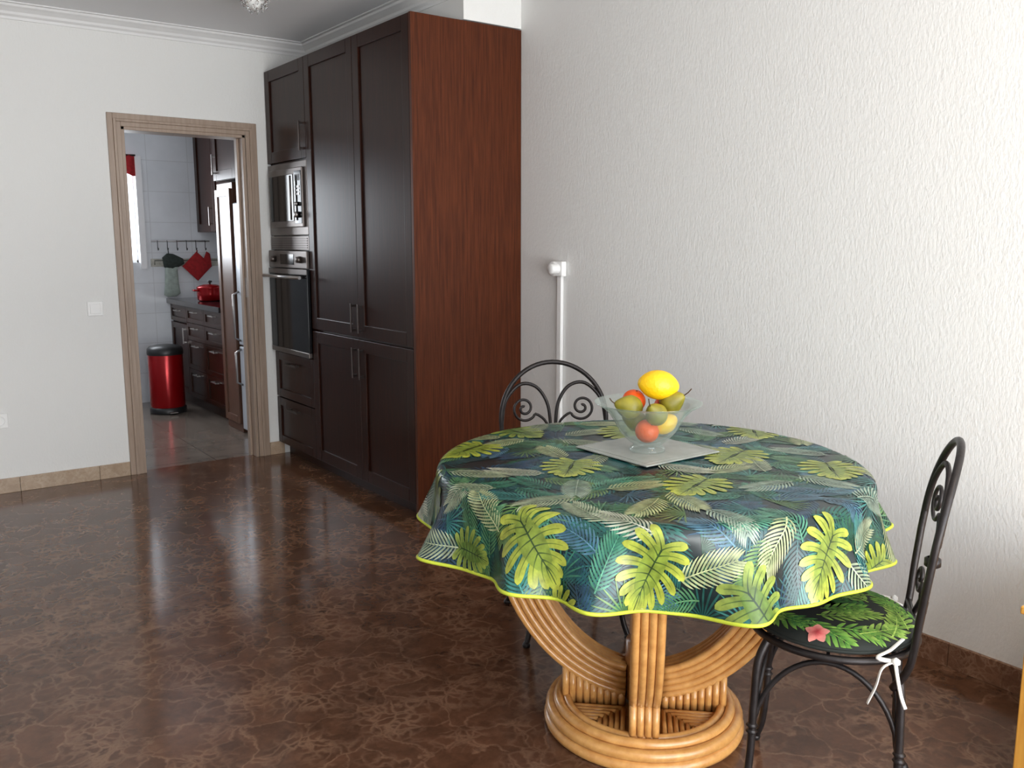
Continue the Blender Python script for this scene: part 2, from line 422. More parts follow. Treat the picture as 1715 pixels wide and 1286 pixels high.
CX = 2.065; CY = [3.57, 4.155, 4.745, 5.322]; CH = 2.340
cab = empty('tall_kitchen_cabinet', (0, 0, 0))
b = MB()
b.box((CX, CY[0], 0.0), (XW-.002, CY[0]+.02, CH), 'cabside', .0015)
b.box((CX+.022, CY[0]+.02, .08), (XW-.002, CY[3], CH-.002), 'cab')
b.box((CX+.07, CY[0]+.02, 0), (XW-.002, CY[3], .08), 'cab')
b.build('carcass', cab)
b = MB()
y0 = CY[0]+.02
shaker(b, CX, y0, CY[1], .845, CH); shaker(b, CX, CY[1], CY[2], .845, CH)
shaker(b, CX, y0, CY[1], .08, .835); shaker(b, CX, CY[1], CY[2], .08, .835)
shaker(b, CX, CY[2], CY[3], 1.80, CH)
shaker(b, CX, CY[2], CY[3], .38, .665, fw=.05); shaker(b, CX, CY[2], CY[3], .08, .375, fw=.05)
b.build('doors', cab)
b = MB()
for y in (CY[1]-.04, CY[1]+.04):
    handle_v(b, CX, y, .87, 1.02); handle_v(b, CX, y, .63, .79)
handle_v(b, CX, CY[2]+.035, 1.84, 2.0)
handle_h(b, CX, 4.96, 5.11, .60); handle_h(b, CX, 4.96, 5.11, .32)
b.build('handles', cab)
mw = MB(); ya, yb = CY[2]+.004, CY[3]-.004
mw.box((CX, ya, 1.375), (CX+.02, yb, 1.79), 'ovensteel', .003)
mw.box((CX-.014, ya+.04, 1.42), (CX, yb-.04, 1.755), 'ovensteel', .004)
mw.box((CX-.017, ya+.16, 1.455), (CX-.012, yb-.06, 1.72), 'blackglass', .002)
mw.box((CX-.016, ya+.05, 1.44), (CX-.012, ya+.145, 1.735), 'blackglass', .001)
mw.tube([(CX-.034, ya+.155, 1.46), (CX-.034, ya+.155, 1.71)], .006, 'ovensteel', 8)
mw.lathe([(0, 0), (.018, 0), (.016, -.02), (0, -.02)][::-1], (CX-.018, ya+.098, 1.49), 'steel', 20, axis=(1, 0, 0))
mw.lathe([(0, 0), (.012, 0), (.011, -.015), (0, -.015)][::-1], (CX-.018, ya+.098, 1.55), 'steel', 20, axis=(1, 0, 0))
for i in range(3):
    for j in range(3): mw.box((CX-.019, ya+.07+i*.02, 1.60+j*.02), (CX-.015, ya+.084+i*.02, 1.612+j*.02), 'steel')
mw.box((CX-.0175, ya+.065, 1.68), (CX-.0155, ya+.13, 1.715), 'black')
mw.build('microwave', cab)
ov = MB()
ov.box((CX, ya, 1.29), (CX+.02, yb, 1.37), 'ovensteel', .002)
for i in range(5): ov.box((CX-.003, ya+.02, 1.300+i*.013), (CX+.001, yb-.02, 1.306+i*.013), 'darksteel')
ov.box((CX-.018, ya+.002, 1.185), (CX, yb-.002, 1.285), 'ovensteel', .003)
ov.box((CX-.020, (ya+yb)/2-.10, 1.205), (CX-.016, (ya+yb)/2+.10, 1.265), 'blackglass')
for y in (ya+.09, yb-.09): ov.lathe([(0, 0), (.02, 0), (.017, -.025), (0, -.025)][::-1], (CX-.018, y, 1.235), 'ovensteel', 20, axis=(1, 0, 0))
ov.box((CX-.020, ya+.002, .70), (CX, yb-.002, 1.180), 'blackglass', .004)
ov.box((CX-.022, ya+.002, .672), (CX, yb-.002, .702), 'ovensteel', .003)
ov.box((CX-.022, ya+.002, 1.15), (CX-.018, yb-.002, 1.18), 'ovensteel', .001)
ov.tube([(CX-.06, ya+.01, 1.135), (CX-.06, yb-.01, 1.135)], .010, 'steel', 10)
for y in (ya+.05, yb-.05): ov.tube([(CX-.06, y, 1.135), (CX-.018, y, 1.135)], .007, 'steel', 8)
ov.build('oven', cab)

# ------------------------------------------------------------------ light switch / outlet / trunking / ceiling lamp
b = MB()
b.box((1.0, YB-.009, .93), (1.08, YB-.0005, 1.01), 'white', .003)
b.box((1.013, YB-.013, .943), (1.067, YB-.008, .997), 'white', .002)
b.build('light_switch')
b = MB()
b.box((.49, YB-.009, .355), (.57, YB-.0005, .435), 'white', .003)
b.lathe([(.026, 0), (.026, .004), (.022, .004), (.020, -.003), (0, -.003)], (.53, YB-.009, .395), 'white', 24, axis=(0, -1, 0))
b.build('wall_outlet')
b = MB()
b.box((XW-.018, 3.235, .08), (XW-.001, 3.265, 1.18), 'white', .002)
b.box((XW-.03, 3.215, 1.175), (XW-.001, 3.285, 1.245), 'white', .004)
b.lathe([(0, .045), (.020, .045), (.024, .040), (.024, 0)][::-1], (XW-.028, 3.25, 1.21), 'white', 24, axis=(-1, 0, 0))
b.lathe([(.034, 0), (.034, .012), (.026, .014), (.0, .014)], (XW-.028, 3.275, 1.21), 'white', 24, axis=(-1, .0, 0))
b.build('thermostat_with_trunking')
lamp = empty('crystal_ceiling_lamp', (1.62, 4.25, 0))
b = MB()
b.lathe([(0, HC), (.06, HC), (.06, HC-.02), (.02, HC-.03), (0.012, HC-.06), (0, HC-.06)][::-1], (0, 0, 0), 'steel', 24)
b.build('rose', lamp)
b = MB()
for i in range(34):
    ph = math.acos(1-1.0*(i+.5)/34); a = i*2.399
    c = Vector((.065*math.sin(ph)*math.cos(a), .065*math.sin(ph)*math.sin(a), HC-.06-.065*math.cos(ph)))
    b.lathe([(0, -.012), (.007, -.004), (.008, .004), (0, .012)], c, 'crystal', 6, smooth=False)
b.lathe([(0, -.05), (.035, -.03), (.045, 0), (.03, .03), (0, .035)], (0, 0, HC-.07), 'white', 16)
b.build('crystals', lamp)

# ------------------------------------------------------------------ kitchen
KF = 2.10
kc = empty('kitchen_base_cabinets')
b = MB()
b.box((KF+.022, 6.40, .1), (XW-.002, KB-.002, .83), 'cab'); b.box((KF+.07, 6.40, 0), (XW-.002, KB-.002, .1), 'cab')
b.build('carcass', kc)
b = MB()
ys = [6.40, 6.85, 7.30, KB-.005]
for i in range(3):
    if i < 2:
        zz = [.10, .33, .56, .70, .83]
        for k in range(4): shaker(b, KF, ys[i], ys[i+1], zz[k], zz[k+1], fw=.035)
    else:
        shaker(b, KF, ys[i], ys[i+1], .10, .68, fw=.05); shaker(b, KF, ys[i], ys[i+1], .69, .83, fw=.035)
b.build('fronts', kc)
b = MB()
for i in range(2):
    for z in (.29, .52, .66, .79): handle_h(b, KF, (ys[i]+ys[i+1])/2-.06, (ys[i]+ys[i+1])/2+.06, z, 'steel', .004)
handle_v(b, KF, ys[2]+.04, .52, .65, 'steel'); handle_h(b, KF, 7.46, 7.58, .78, 'steel', .004)
b.build('handles', kc)
b = MB(); b.box((KF-.03, 6.40, .83), (XW-.002, KB-.002, .87), 'granite', .004); b.build('countertop', kc)

ku = empty('kitchen_wall_cabinets')
b = MB()
b.box((2.38, 6.42, 1.42), (XW-.002, KB-.002, 2.30), 'cab'); b.build('carcass', ku)
b = MB()
for y in (6.42, 6.86, 7.30): shaker(b, 2.36, y, min(y+.44, KB-.004), 1.42, 2.30)
for y in (6.46, 6.90, 7.34): handle_v(b, 2.36, y, 1.47, 1.62, 'steel')
b.build('doors', ku)
kt = empty('kitchen_tall_housing')
b = MB()
b.box((KF, 6.08, 0), (XW-.002, 6.395, 1.74), 'panelbrown', .002)
shaker(b, KF-.02, 6.085, 6.39, .06, 1.70, 'panelbrown', fw=.05)
b.box((KF, 5.50, 1.76), (XW-.002, 6.395, 2.30), 'cab')
shaker(b, KF-.02, 5.50, 5.94, 1.76, 2.30); shaker(b, KF-.02, 5.94, 6.395, 1.76, 2.30)
b.box((KF+.05, 5.50, 1.62), (XW-.002, 6.08, 1.76), 'cab')
handle_v(b, KF-.02, 6.34, 1.80, 1.94, 'steel')
b.build('housing', kt)
b = MB()
b.box((KF+.05, 5.51, .03), (XW-.01, 6.07, 1.60), 'fridge', .006)
b.box((KF-.005, 5.51, .03), (KF+.045, 6.07, .62), 'fridge', .008); b.box((KF-.005, 5.51, .63), (KF+.045, 6.07, 1.60), 'fridge', .008)
for z0, z1 in ((.66, 1.0), (.35, .6)): b.tube([(KF-.005, 6.03, z0), (KF-.045, 6.03, z0+.02), (KF-.045, 6.03, z1-.02), (KF-.005, 6.03, z1)], .008, 'steel', 8)
for y in (5.56, 6.02): b.box((KF+.08, y-.02, 0), (KF+.12, y+.02, .03), 'black')
b.build('refrigerator')
tb = empty('pedal_bin', (1.89, 7.2, 0))
b = MB()
b.lathe([(0, 0), (.135, 0), (.138, .01), (.138, .045), (.130, .05), (0, .05)], (0, 0, 0), 'black', 40)
b.lathe([(.128, .05), (.130, .055), (.130, .47), (.128, .475), (0, .475)], (0, 0, 0), 'red', 48)
b.lathe([(.134, .465), (.136, .48), (.134, .51), (.115, .53), (.06, .54), (0, .542)], (0, 0, 0), 'black', 40)
b.box((-.03, -.17, .012), (.03, -.12, .022), 'steel', .003)
b.build('body', tb)
b = MB()
b.lathe([(0, .871), (.085, .871), (.098, .88), (.102, .93), (.102, .975), (.104, .98), (.085, .99), (.05, 1.0), (0, 1.003)], (2.27, 7.2, 0), 'red', 40)
b.lathe([(0.008, 1.0), (.008, 1.015), (.018, 1.02), (.018, 1.03), (0, 1.034)], (2.27, 7.2, 0), 'black', 20)
for sg in (-1, 1):
    b.tube([(2.27+sg*.10, 7.17, .955), (2.27+sg*.13, 7.175, .957), (2.27+sg*.13, 7.225, .957), (2.27+sg*.10, 7.23, .955)], .007, 'red', 8)
b.build('red_cooking_pot')
b = MB()
b.lathe([(0, .871), (.03, .871), (.032, .875), (.032, 1.02), (.015, 1.05), (.012, 1.09), (0, 1.09)], (2.35, 6.85, 0), 'white', 20)
b.build('white_bottle')
b = MB()
b.tube([(1.97, KB-.03, 1.345), (2.45, KB-.03, 1.345)], .006, 'steel', 8)
for x in (2.0, 2.42): b.tube([(x, KB-.001, 1.345), (x, KB-.03, 1.345)], .007, 'steel', 8)
for i in range(6):
    x = 2.02+i*.078
    b.tube([(x, KB-.03, 1.352), (x, KB-.038, 1.34), (x, KB-.036, 1.29), (x, KB-.044, 1.27), (x, KB-.058, 1.275), (x, KB-.06, 1.29)], .003, 'black', 6)
b.build('hook_rail')
b = MB()
def blobsheet(b, outline, y, th, mat):
    n = len(outline); cx = sum(p[0] for p in outline)/n; cz = sum(p[1] for p in outline)/n
    V = []; F = []
    rings = [(1.0, 0), (.9, .6), (.6, .95), (.01, 1.0)]
    for side in (-1, 1):
        o = len(V)
        for (s_, h) in rings:
            for (x, z) in outline: V.append((cx+(x-cx)*s_, y+side*h*th, cz+(z-cz)*s_))
        for i in range(len(rings)-1):
            for k in range(n):
                k2 = (k+1) % n
                q = (o+i*n+k, o+i*n+k2, o+(i+1)*n+k2, o+(i+1)*n+k)
                F.append(q if side < 0 else q[::-1])
    b.add(V, F, mat, True)
blobsheet(b, [(2.06, .98), (2.05, .90), (2.08, .88), (2.15, .885), (2.185, .91), (2.175, 1.0), (2.17, 1.12), (2.19, 1.17), (2.16, 1.19), (2.13, 1.16), (2.10, 1.17), (2.07, 1.13)], KB-.03, .02, 'mitt')
blobsheet(b, [(2.06, 1.13), (2.05, 1.21), (2.09, 1.245), (2.14, 1.24), (2.18, 1.22), (2.22, 1.20), (2.23, 1.16), (2.18, 1.13), (2.12, 1.11)], KB-.034, .022, 'mittdark')
b.tube([(2.10, KB-.045, 1.235), (2.098, KB-.052, 1.268)], .004, 'mittdark', 6)
b.build('oven_mitt')
b = MB()
c = (2.335, 1.135); r = .125
blobsheet(b, [(c[0]-r, c[1]), (c[0]-r*.5, c[1]-r*.5), (c[0], c[1]-r), (c[0]+r*.5, c[1]-r*.5), (c[0]+r, c[1]), (c[0]+r*.5, c[1]+r*.5), (c[0], c[1]+r), (c[0]-r*.5, c[1]+r*.5)], KB-.035, .012, 'redcloth')
b.tube([(2.335, KB-.04, 1.25), (2.332, KB-.055, 1.268), (2.338, KB-.05, 1.268), (2.337, KB-.04, 1.25)], .003, 'redcloth', 6)
blobsheet(b, [(2.39, 1.19), (2.43, 1.12), (2.46, 1.13), (2.45, 1.24), (2.42, 1.26)], KB-.028, .014, 'redcloth')
b.build('pot_holder')
b = MB()
V = []; F = []
for i in range(41):
    x = 1.2+.685*i/40; y = KB-.03+.010*math.sin(i*1.3)
    V += [(x, y, 2.03), (x, y, 1.88+.015*math.sin(i*.6))]
F = [(2*i, 2*i+1, 2*i+3, 2*i+2) for i in range(40)]
b.add(V, F, 'redcloth', True)
b.tube([(1.15, KB-.03, 2.03), (1.89, KB-.03, 2.03)], .008, 'steel', 8)
b.build('red_cafe_curtain')

# ------------------------------------------------------------------ table
TC = Vector((1.67, 1.65, 0)); ROTF = math.atan2(-.592, .806)
table = empty('rattan_dining_table', TC, math.radians(-44))
b = MB()
b.lathe([(0, .72), (.530, .72), (.548, .726), (.548, .736), (.532, .743), (0, .745)], (0, 0, 0), 'rattan2', 64)
for z in (.69, .71): b.tube([(.42*math.cos(a), .42*math.sin(a), z) for a in np.linspace(0, 2*pi, 64, endpoint=False)], .013, 'rattan', 8, closed=True)
b.build('top', table)
b = MB(); zc = .62
for q in range(4):
    ang = q*pi/2
    d = Vector((math.cos(ang), math.sin(ang), 0)); sdir = Vector((-math.sin(ang), math.cos(ang), 0))
    for L in range(5):
        f = L/4; a_ = .335+(.425-.335)*f; b_ = .46+(.53-.46)*f
        for w in range(4):
            off = (w-1.5)*.0195
            pts = [d*a_+sdir*off+Vector((0, 0, .719))]
            amax = math.acos(min(1, .05/a_))
            for k in range(22):
                al = amax*k/21
                pts.append(d*(a_*math.cos(al))+sdir*off+Vector((0, 0, zc-b_*math.sin(al))))
            b.tube(pts, .0106, 'rattan', 8)
    for rr_ in np.arange(.06, .225, .0195):
        z1 = zc-.53*math.sqrt(1-(rr_/.425)**2)
        for off in (-.029, -.0098, .0098, .029):
            p = d*rr_+sdir*off
            b.tube([p+Vector((0, 0, .055)), p+Vector((0, 0, max(z1, .07)))], .0102, 'rattan', 8)
b.build('curved_arms', table)
b = MB()
b.lathe([(0, .07), (.052, .07), (.052, .24), (0, .24)], (0, 0, 0), 'rattan2', 12)
for (r_, z_, t_) in ((.262, .0165, .0165), (.258, .046, .016), (.238, .066, .014), (.214, .068, .012), (.235, .016, .016), (.235, .045, .014)):
    b.tube([(r_*math.cos(a), r_*math.sin(a), z_) for a in np.linspace(0, 2*pi, 72, endpoint=False)], t_, 'rattan', 10, closed=True)
b.lathe([(0, .02), (.24, .02), (.24, .052), (0, .052)], (0, 0, 0), 'rattan2', 48)
for q in range(4):
    ang = q*pi/2; d = Vector((math.cos(ang), math.sin(ang), 0)); e = Vector((-math.sin(ang), math.cos(ang), 0))
    k = .055
    while k < .15:
        lim = math.sqrt(.213**2-k*k)
        if lim > k+.01:
            z = Vector((0, 0, .058))
            b.tube([d*k+e*k+z, d*lim+e*k+z], .0075, 'rattan', 6); b.tube([d*k+e*k+z, d*k+e*lim+z], .0075, 'rattan', 6)
        k += .0155
b.build('round_base', table)

# ------------------------------------------------------------------ tablecloth
RT = .57; RE = .024; ZT = .7505; DH = .158
def fold(th):
    f = .45*np.sin(9*th+.9)+.55*np.sin(14*th+2.1+.6*np.sin(3*th))+.25*np.sin(5*th+.3)+.28*np.sin(23*th+1.7)
    return f
def drape(x, y, off=0.0):
    s = np.hypot(x, y); th = np.arctan2(y, x)
    arc = RE*pi/2
    s1 = RT-RE
    r = np.where(s < s1, s, 0.0); z = np.full_like(s, ZT)
    a = np.clip((s-s1)/RE, 0, pi/2)
    m = s >= s1
    dd = np.clip(s-s1-arc, 0, None)
    fl = fold(th)
    ease = dd*dd/(dd+.02)
    spread = .13*dd+.36*fl*ease+.07*ease
    r = np.where(m, s1+RE*np.sin(a)+spread, r)
    z = np.where(m, ZT-RE+RE*np.cos(a)-dd*(.985-.05*fl), z)
    return np.stack([r*np.cos(th), r*np.sin(th), z], -1)
def smax(th): return RT-RE+RE*pi/2+DH+.008*np.sin(4*th+1)
def surf(fun, x, y, off):
    e = 5e-4
    p = fun(x, y); px = fun(x+e, y); py = fun(x, y+e)
    n = np.cross(px-p, py-p); n /= (np.linalg.norm(n, axis=-1, keepdims=True)+1e-12)
    return p+n*off[..., None]

def cloth_base():
    nr = 110; na = 900
    th = np.linspace(0, 2*pi, na, endpoint=False)
    fr = np.concatenate([np.linspace(0.004, .9, 30)*(RT-RE)/smax(0), np.linspace(.91*(RT-RE)/smax(0), 1, nr-30)])
    X = []; Y = []
    for f in fr:
        X.append(f*smax(th)*np.cos(th)); Y.append(f*smax(th)*np.sin(th))
    X = np.array(X); Y = np.array(Y)
    P = drape(X, Y).reshape(-1, 3)
    F = []
    for i in range(nr-1):
        for k in range(na):
            k2 = (k+1) % na
            F.append((i*na+k, (i+1)*na+k, (i+1)*na+k2, i*na+k2))
    F.append(tuple(range(na)))
    b = MB(); b.add(P.tolist(), F, 'cloth', True)
    hem = drape(smax(th)*np.cos(th), smax(th)*np.sin(th))
    b.tube([Vector(p) for p in hem[::2]], .0044, 'lime', 8, closed=True, flat=1.0)
    return b
tcloth = empty('tropical_tablecloth', TC, ROTF)
cloth_base().build('fabric', tcloth)

class Pat:
    def __init__(s): s.x = []; s.y = []; s.o = []; s.c = []; s.f = []
    def strip(s, pts, wid, c0, c1, off, maxw=.007):
        pts = np.array(pts); n = len(pts)
        t = np.gradient(pts, axis=0); t /= (np.linalg.norm(t, axis=1, keepdims=True)+1e-12)
        nn = np.stack([-t[:, 1], t[:, 0]], 1)
        wid = np.array(wid); na = max(1, int(math.ceil(2*wid.max()/maxw)))
        o = len(s.x)
        for i in range(n):
            f = i/(n-1)
            col = [c0[k]*(1-f)+c1[k]*f for k in range(3)]
            for j in range(na+1):
                p = pts[i]+nn[i]*wid[i]*(1-2*j/na)
                s.x.append(p[0]); s.y.append(p[1]); s.o.append(off); s.c.append((*col, 1))
        for i in range(n-1):
            for j in range(na):
                a = o+i*(na+1)+j
                s.f.append((a, a+na+1, a+na+2, a+1))
    def build(s, name, fun, mat, parent, clampf=None):
        x = np.array(s.x); y = np.array(s.y)
        if clampf is not None:
            r = np.hypot(x, y); th = np.arctan2(y, x); m = clampf(th)
            F = np.array(s.f); bad = (r > m)
            keep = ~(bad[F].all(axis=1)); F = F[keep]
            k = np.minimum(1, m/np.maximum(r, 1e-9)); x = x*k; y = y*k
        else: F = np.array(s.f)
        P = surf(fun, x, y, np.array(s.o))
        me = bpy.data.meshes.new(name); me.from_pydata(P.tolist(), [], F.tolist()); me.update()
        ca = me.color_attributes.new('Col', 'FLOAT_COLOR', 'POINT')
        ca.data.foreach_set('color', np.array(s.c, dtype=np.float32).ravel())
        me.polygons.foreach_set('use_smooth', [True]*len(me.polygons))
        me.materials.append(MAT[mat])
        ob = bpy.data.objects.new(name, me); sc.collection.objects.link(ob); ob.parent = parent
        return ob

def vec(a): return np.array([math.cos(a), math.sin(a)])
def frond(P, cx, cy, ang, L, W, n, c0, c1, off, wid=.0024, bend=.3, spread=1.0):
    base = np.array([cx, cy])-vec(ang)*L*.5
    rib = []; d = ang-bend/2; p = base.copy(); m = 14
    for i in range(m+1):
        rib.append(p.copy()); p = p+vec(d)*L/m; d += bend/m
    rib = np.array(rib)
    P.strip(rib, np.linspace(.0018, .0007, m+1), c1, c1, off)
    for i in range(n):
        t = (i+.7)/n*.97
        k = t*m; i0 = min(int(k), m-1); q = rib[i0]+(rib[i0+1]-rib[i0])*(k-i0)
        dd = ang-bend/2+bend*t
        ln = W*(math.sin(pi*(.12+.80*t))**.6)
        for sg in (-1, 1):
            a = dd+sg*spread*(1.05-.55*t)
            pts = []; pp = q.copy()
            ns = max(4, int(ln/.010))
            for j in range(ns+1):
                pts.append(pp.copy()); pp = pp+vec(a)*ln/ns; a -= sg*.35/ns
            w = [wid*(.35+1.0*math.sin(pi*min(1, .15+.85*j/ns))**.8) if j < ns else .0002 for j in range(ns+1)]
            P.strip(pts, w, c0, c1, off)
def fan(P, cx, cy, ang, L, n, c0, c1, off, wid=.003, sp=2.9):
    for i in range(n):
        a = ang-sp/2+sp*i/(n-1); pts = []; p = np.array([cx, cy])
        ns = max(5, int(L/.010)); ln = L*(.75+.25*math.cos((a-ang)*.9))
        for j in range(ns+1):
            pts.append(p.copy()); p = p+vec(a)*ln/ns; a += .06*(1 if a > ang else -1)/ns*3
        w = [wid*(.12+math.sin(pi*min(1, j/ns*.95))**1.0) for j in range(ns)]+[.0002]
        P.strip(pts, w, c0, c1, off)
def monstera(P, cx, cy, ang, S, off, pal):
    base = np.array([cx, cy])-vec(ang)*S*.36
    hi, lo, vein = pal
    n = 8
    for i in range(n):
        t = i/(n-1)
        q = base+vec(ang)*S*(.0+.60*t)
        ln = S*(.34, .43, .48, .49, .46, .41, .35, .30)[i]
        for sg in (-1, 1):
            a = ang+sg*(2.55-2.15*t)
            pts = []; pp = q.copy(); ns = max(10, int(ln/.005))
            for j in range(ns+1):
                pts.append(pp.copy()); pp = pp+vec(a)*ln/ns; a -= sg*.70/ns
            wmax = S*.058
            w = []
            for j in range(ns+1):
                f = j/ns
                ww = wmax*(.75+.35*f) if f < .7 else wmax*1.0*math.sqrt(max(0, 1-((f-.7)/.3)**2))
                w.append(max(ww, .0003))
            P.strip(pts, w, lo, hi, off+.00002*i)
            P.strip(pts[:-3], list(np.linspace(S*.009, S*.003, ns-2)), vein, lo, off+.0003)
    for sg in (-1, 1):
        P.strip([base+vec(ang)*S*(-.02+.62*k/14)+vec(ang+sg*pi/2)*S*.07 for k in range(15)], [S*.10*math.sin(pi*(.12+.76*k/14)) for k in range(15)], lo, lo, off+.00022)
    tip = base+vec(ang)*S*.60
    P.strip([tip+vec(ang)*S*.32*k/10 for k in range(11)], [S*.085*math.sqrt(max(0, 1-(k/10)**2))+.0003 for k in range(11)], lo, hi, off+.0002)
    P.strip([base+vec(ang)*S*(.85*k/14) for k in range(15)], list(np.linspace(S*.012, S*.005, 15)), vein, vein, off+.0004)

def C(r, g, b): return srgb(r, g, b)[:3]
rnd = random.Random(11)
P = Pat()
darks = [(C(24, 72, 68), C(38, 104, 94)), (C(28, 56, 80), C(46, 88, 116)), (C(28, 74, 56), C(48, 110, 76)), (C(22, 68, 74), C(36, 110, 108)), (C(28, 66, 72), C(54, 104, 104))]
mids = [(C(46, 112, 90), C(92, 160, 128)), (C(38, 106, 104), C(80, 156, 146)), (C(52, 92, 118), C(90, 134, 152)), (C(68, 112, 58), C(122, 154, 84)), (C(40, 100, 84), C(70, 142, 112)), (C(56, 112, 78), C(104, 152, 106))]
pales = [(C(130, 148, 118), C(190, 198, 164)), (C(122, 146, 130), C(176, 194, 170)), (C(146, 160, 114), C(196, 202, 152)), (C(150, 158, 134), C(206, 208, 188))]
def rpos(R=.76):
    r = R*math.sqrt(rnd.random()); a = rnd.random()*2*pi
    return r*math.cos(a), r*math.sin(a)
def spaced(n, dmin, R, avoid=(), da=0):
    out = []; tries = 0
    while len(out) < n and tries < 12000:
        x, y = rpos(R); tries += 1
        if all((x-a)**2+(y-b_)**2 > dmin**2 for a, b_ in out) and all((x-a)**2+(y-b_)**2 > da**2 for a, b_ in avoid): out.append((x, y))
    return out
o = .0006
for x, y in spaced(240, .052, .77):
    c = rnd.choice(darks)
    if rnd.random() < .6: frond(P, x, y, rnd.random()*6.28, .14, .062, 13, c[0], c[1], o, .0021, rnd.uniform(-.5, .5))
    else: fan(P, x, y, rnd.random()*6.28, .09, 13, c[0], c[1], o, .0021)
    o += .000003
for x, y in spaced(170, .062, .76):
    c = rnd.choice(mids)
    if rnd.random() < .65: frond(P, x, y, rnd.random()*6.28, .125, .054, 13, c[0], c[1], o, .0018, rnd.uniform(-.5, .5))
    else: fan(P, x, y, rnd.random()*6.28, .08, 12, c[0], c[1], o, .0018)
    o += .000005
mon = [(-.345, -.53), (-.10, -.655), (.34, -.565), (.17, -.73), (.07, -.26), (-.218, -.085), (.234, .04), (-.346, .35), (.38, .35), (-.50, .11), (.455, -.11), (-.64, -.14), (-.02, .33), (.02, .62), (.70, -.16), (.66, .3), (-.60, .40), (.45, .58), (-.3, .64), (-.55, -.42), (.58, -.45), (-.32, -.70)]
for x, y in spaced(58, .095, .75, mon, .095):
    c = rnd.choice(pales); frond(P, x, y, rnd.random()*6.28, .14, .060, 14, c[0], c[1], o, .0018, rnd.uniform(-.4, .4)); o += .000006
yel = (C(184, 192, 74), C(128, 148, 54), C(46, 72, 32)); yel2 = (C(156, 172, 76), C(98, 126, 54), C(34, 60, 34))
for i, (x, y) in enumerate(mon):
    big = .175 if i % 3 else .19
    if i >= 19: big = .125
    monstera(P, x, y, -pi/2+rnd.uniform(-.7, .9), big, o, yel if i % 4 != 3 else yel2); o += .00001
P.build('leaf_print', drape, 'pattern', tcloth, lambda th: smax(th)-.003)

# placemat / bowl / fruit
b = MB()
mx_, my_ = 1.743, 1.732
zt = .7545
b.box((mx_-.142, my_-.142, zt), (mx_+.142, my_+.142, zt+.004), 'mat', .0015)
b.box((mx_-.125, my_-.125, zt+.004), (mx_+.125, my_+.125, zt+.0048), 'mat')
b.build('square_placemat')
BC = Vector((1.724, 1.712, zt+.0052))
b = MB()
outer = [(0, 0), (.046, 0), (.050, .003), (.048, .008), (.038, .016), (.040, .020), (.058, .034), (.078, .056), (.092, .082), (.106, .104), (.124, .122), (.145, .134), (.148, .137)]
inner = [(.146, .138), (.122, .126), (.102, .107), (.088, .083), (.074, .058), (.054, .038), (.03, .026), (0, .022)]
b.lathe(outer+inner, BC, 'glass', 64)
b.build('glass_fruit_bowl')
def fruit(b, c, rx, ry, kind, ax=(0, 0, 1)):
    n = 18; prof = []
    for i in range(n+1):
        t = i/n; a = pi*t
        r = math.sin(a); z = -math.cos(a)
        if kind == 'lemon':
            r2 = rx*(r**.95); z2 = ry*z*(1+.12*abs(z)**8)
        elif kind == 'pear':
            r2 = rx*r*(1-.33*max(0, z)**1.0-.12*max(0, z)); z2 = ry*(z*1.0+ (0.18 if z > 0 else 0)*z)
        else:
            r2 = rx*r; z2 = ry*z*.97
        prof.append((max(r2, .0002), z2))
    b.lathe(prof, c, kind, 28, axis=ax)
    if kind == 'pear':
        q = Vector(ax).normalized(); p = Vector(c)+q*ry*1.16
        b.tube([p, p+q*.012+Vector((.002, 0, .004)), p+q*.02+Vector((.004, .002, .01))], .0016, 'stem', 6)
    if kind == 'orange':
        q = Vector(ax).normalized(); b.lathe([(.0001, .001), (.003, .0005), (.003, -.002)], Vector(c)+q*ry*.965, 'stem', 8, axis=ax)
fr = empty('assorted_fruit', BC, ROTF)
specs = [('orange', (-.005, -.025, .060), .033, .032, (.3, -.6, .7)), ('lemon', (.045, -.012, .078), .028, .034, (1, .1, .5)),
         ('pear', (-.030, .030, .078), .030, .034, (-.9, .3, .3)), ('orange', (.018, .035, .070), .032, .031, (0, 0, 1)),
         ('pear', (-.055, -.022, .128), .033, .039, (-.9, -.3, .25)), ('orange', (-.035, .032, .135), .033, .032, (.2, -.3, 1)),
         ('pear', (.015, -.045, .112), .031, .036, (-.4, -.5, .5)), ('pear', (.066, .004, .137), .034, .036, (.7, -.5, .5)),
         ('orange', (.055, .05, .115), .031, .031, (0, .2, 1)), ('lemon', (.028, .005, .184), .041, .052, (.95, .05, -.12))]
b = MB()
for k, c_, rx, ry, ax in specs: fruit(b, c_, rx, ry, k, ax)
b.build('fruits', fr)

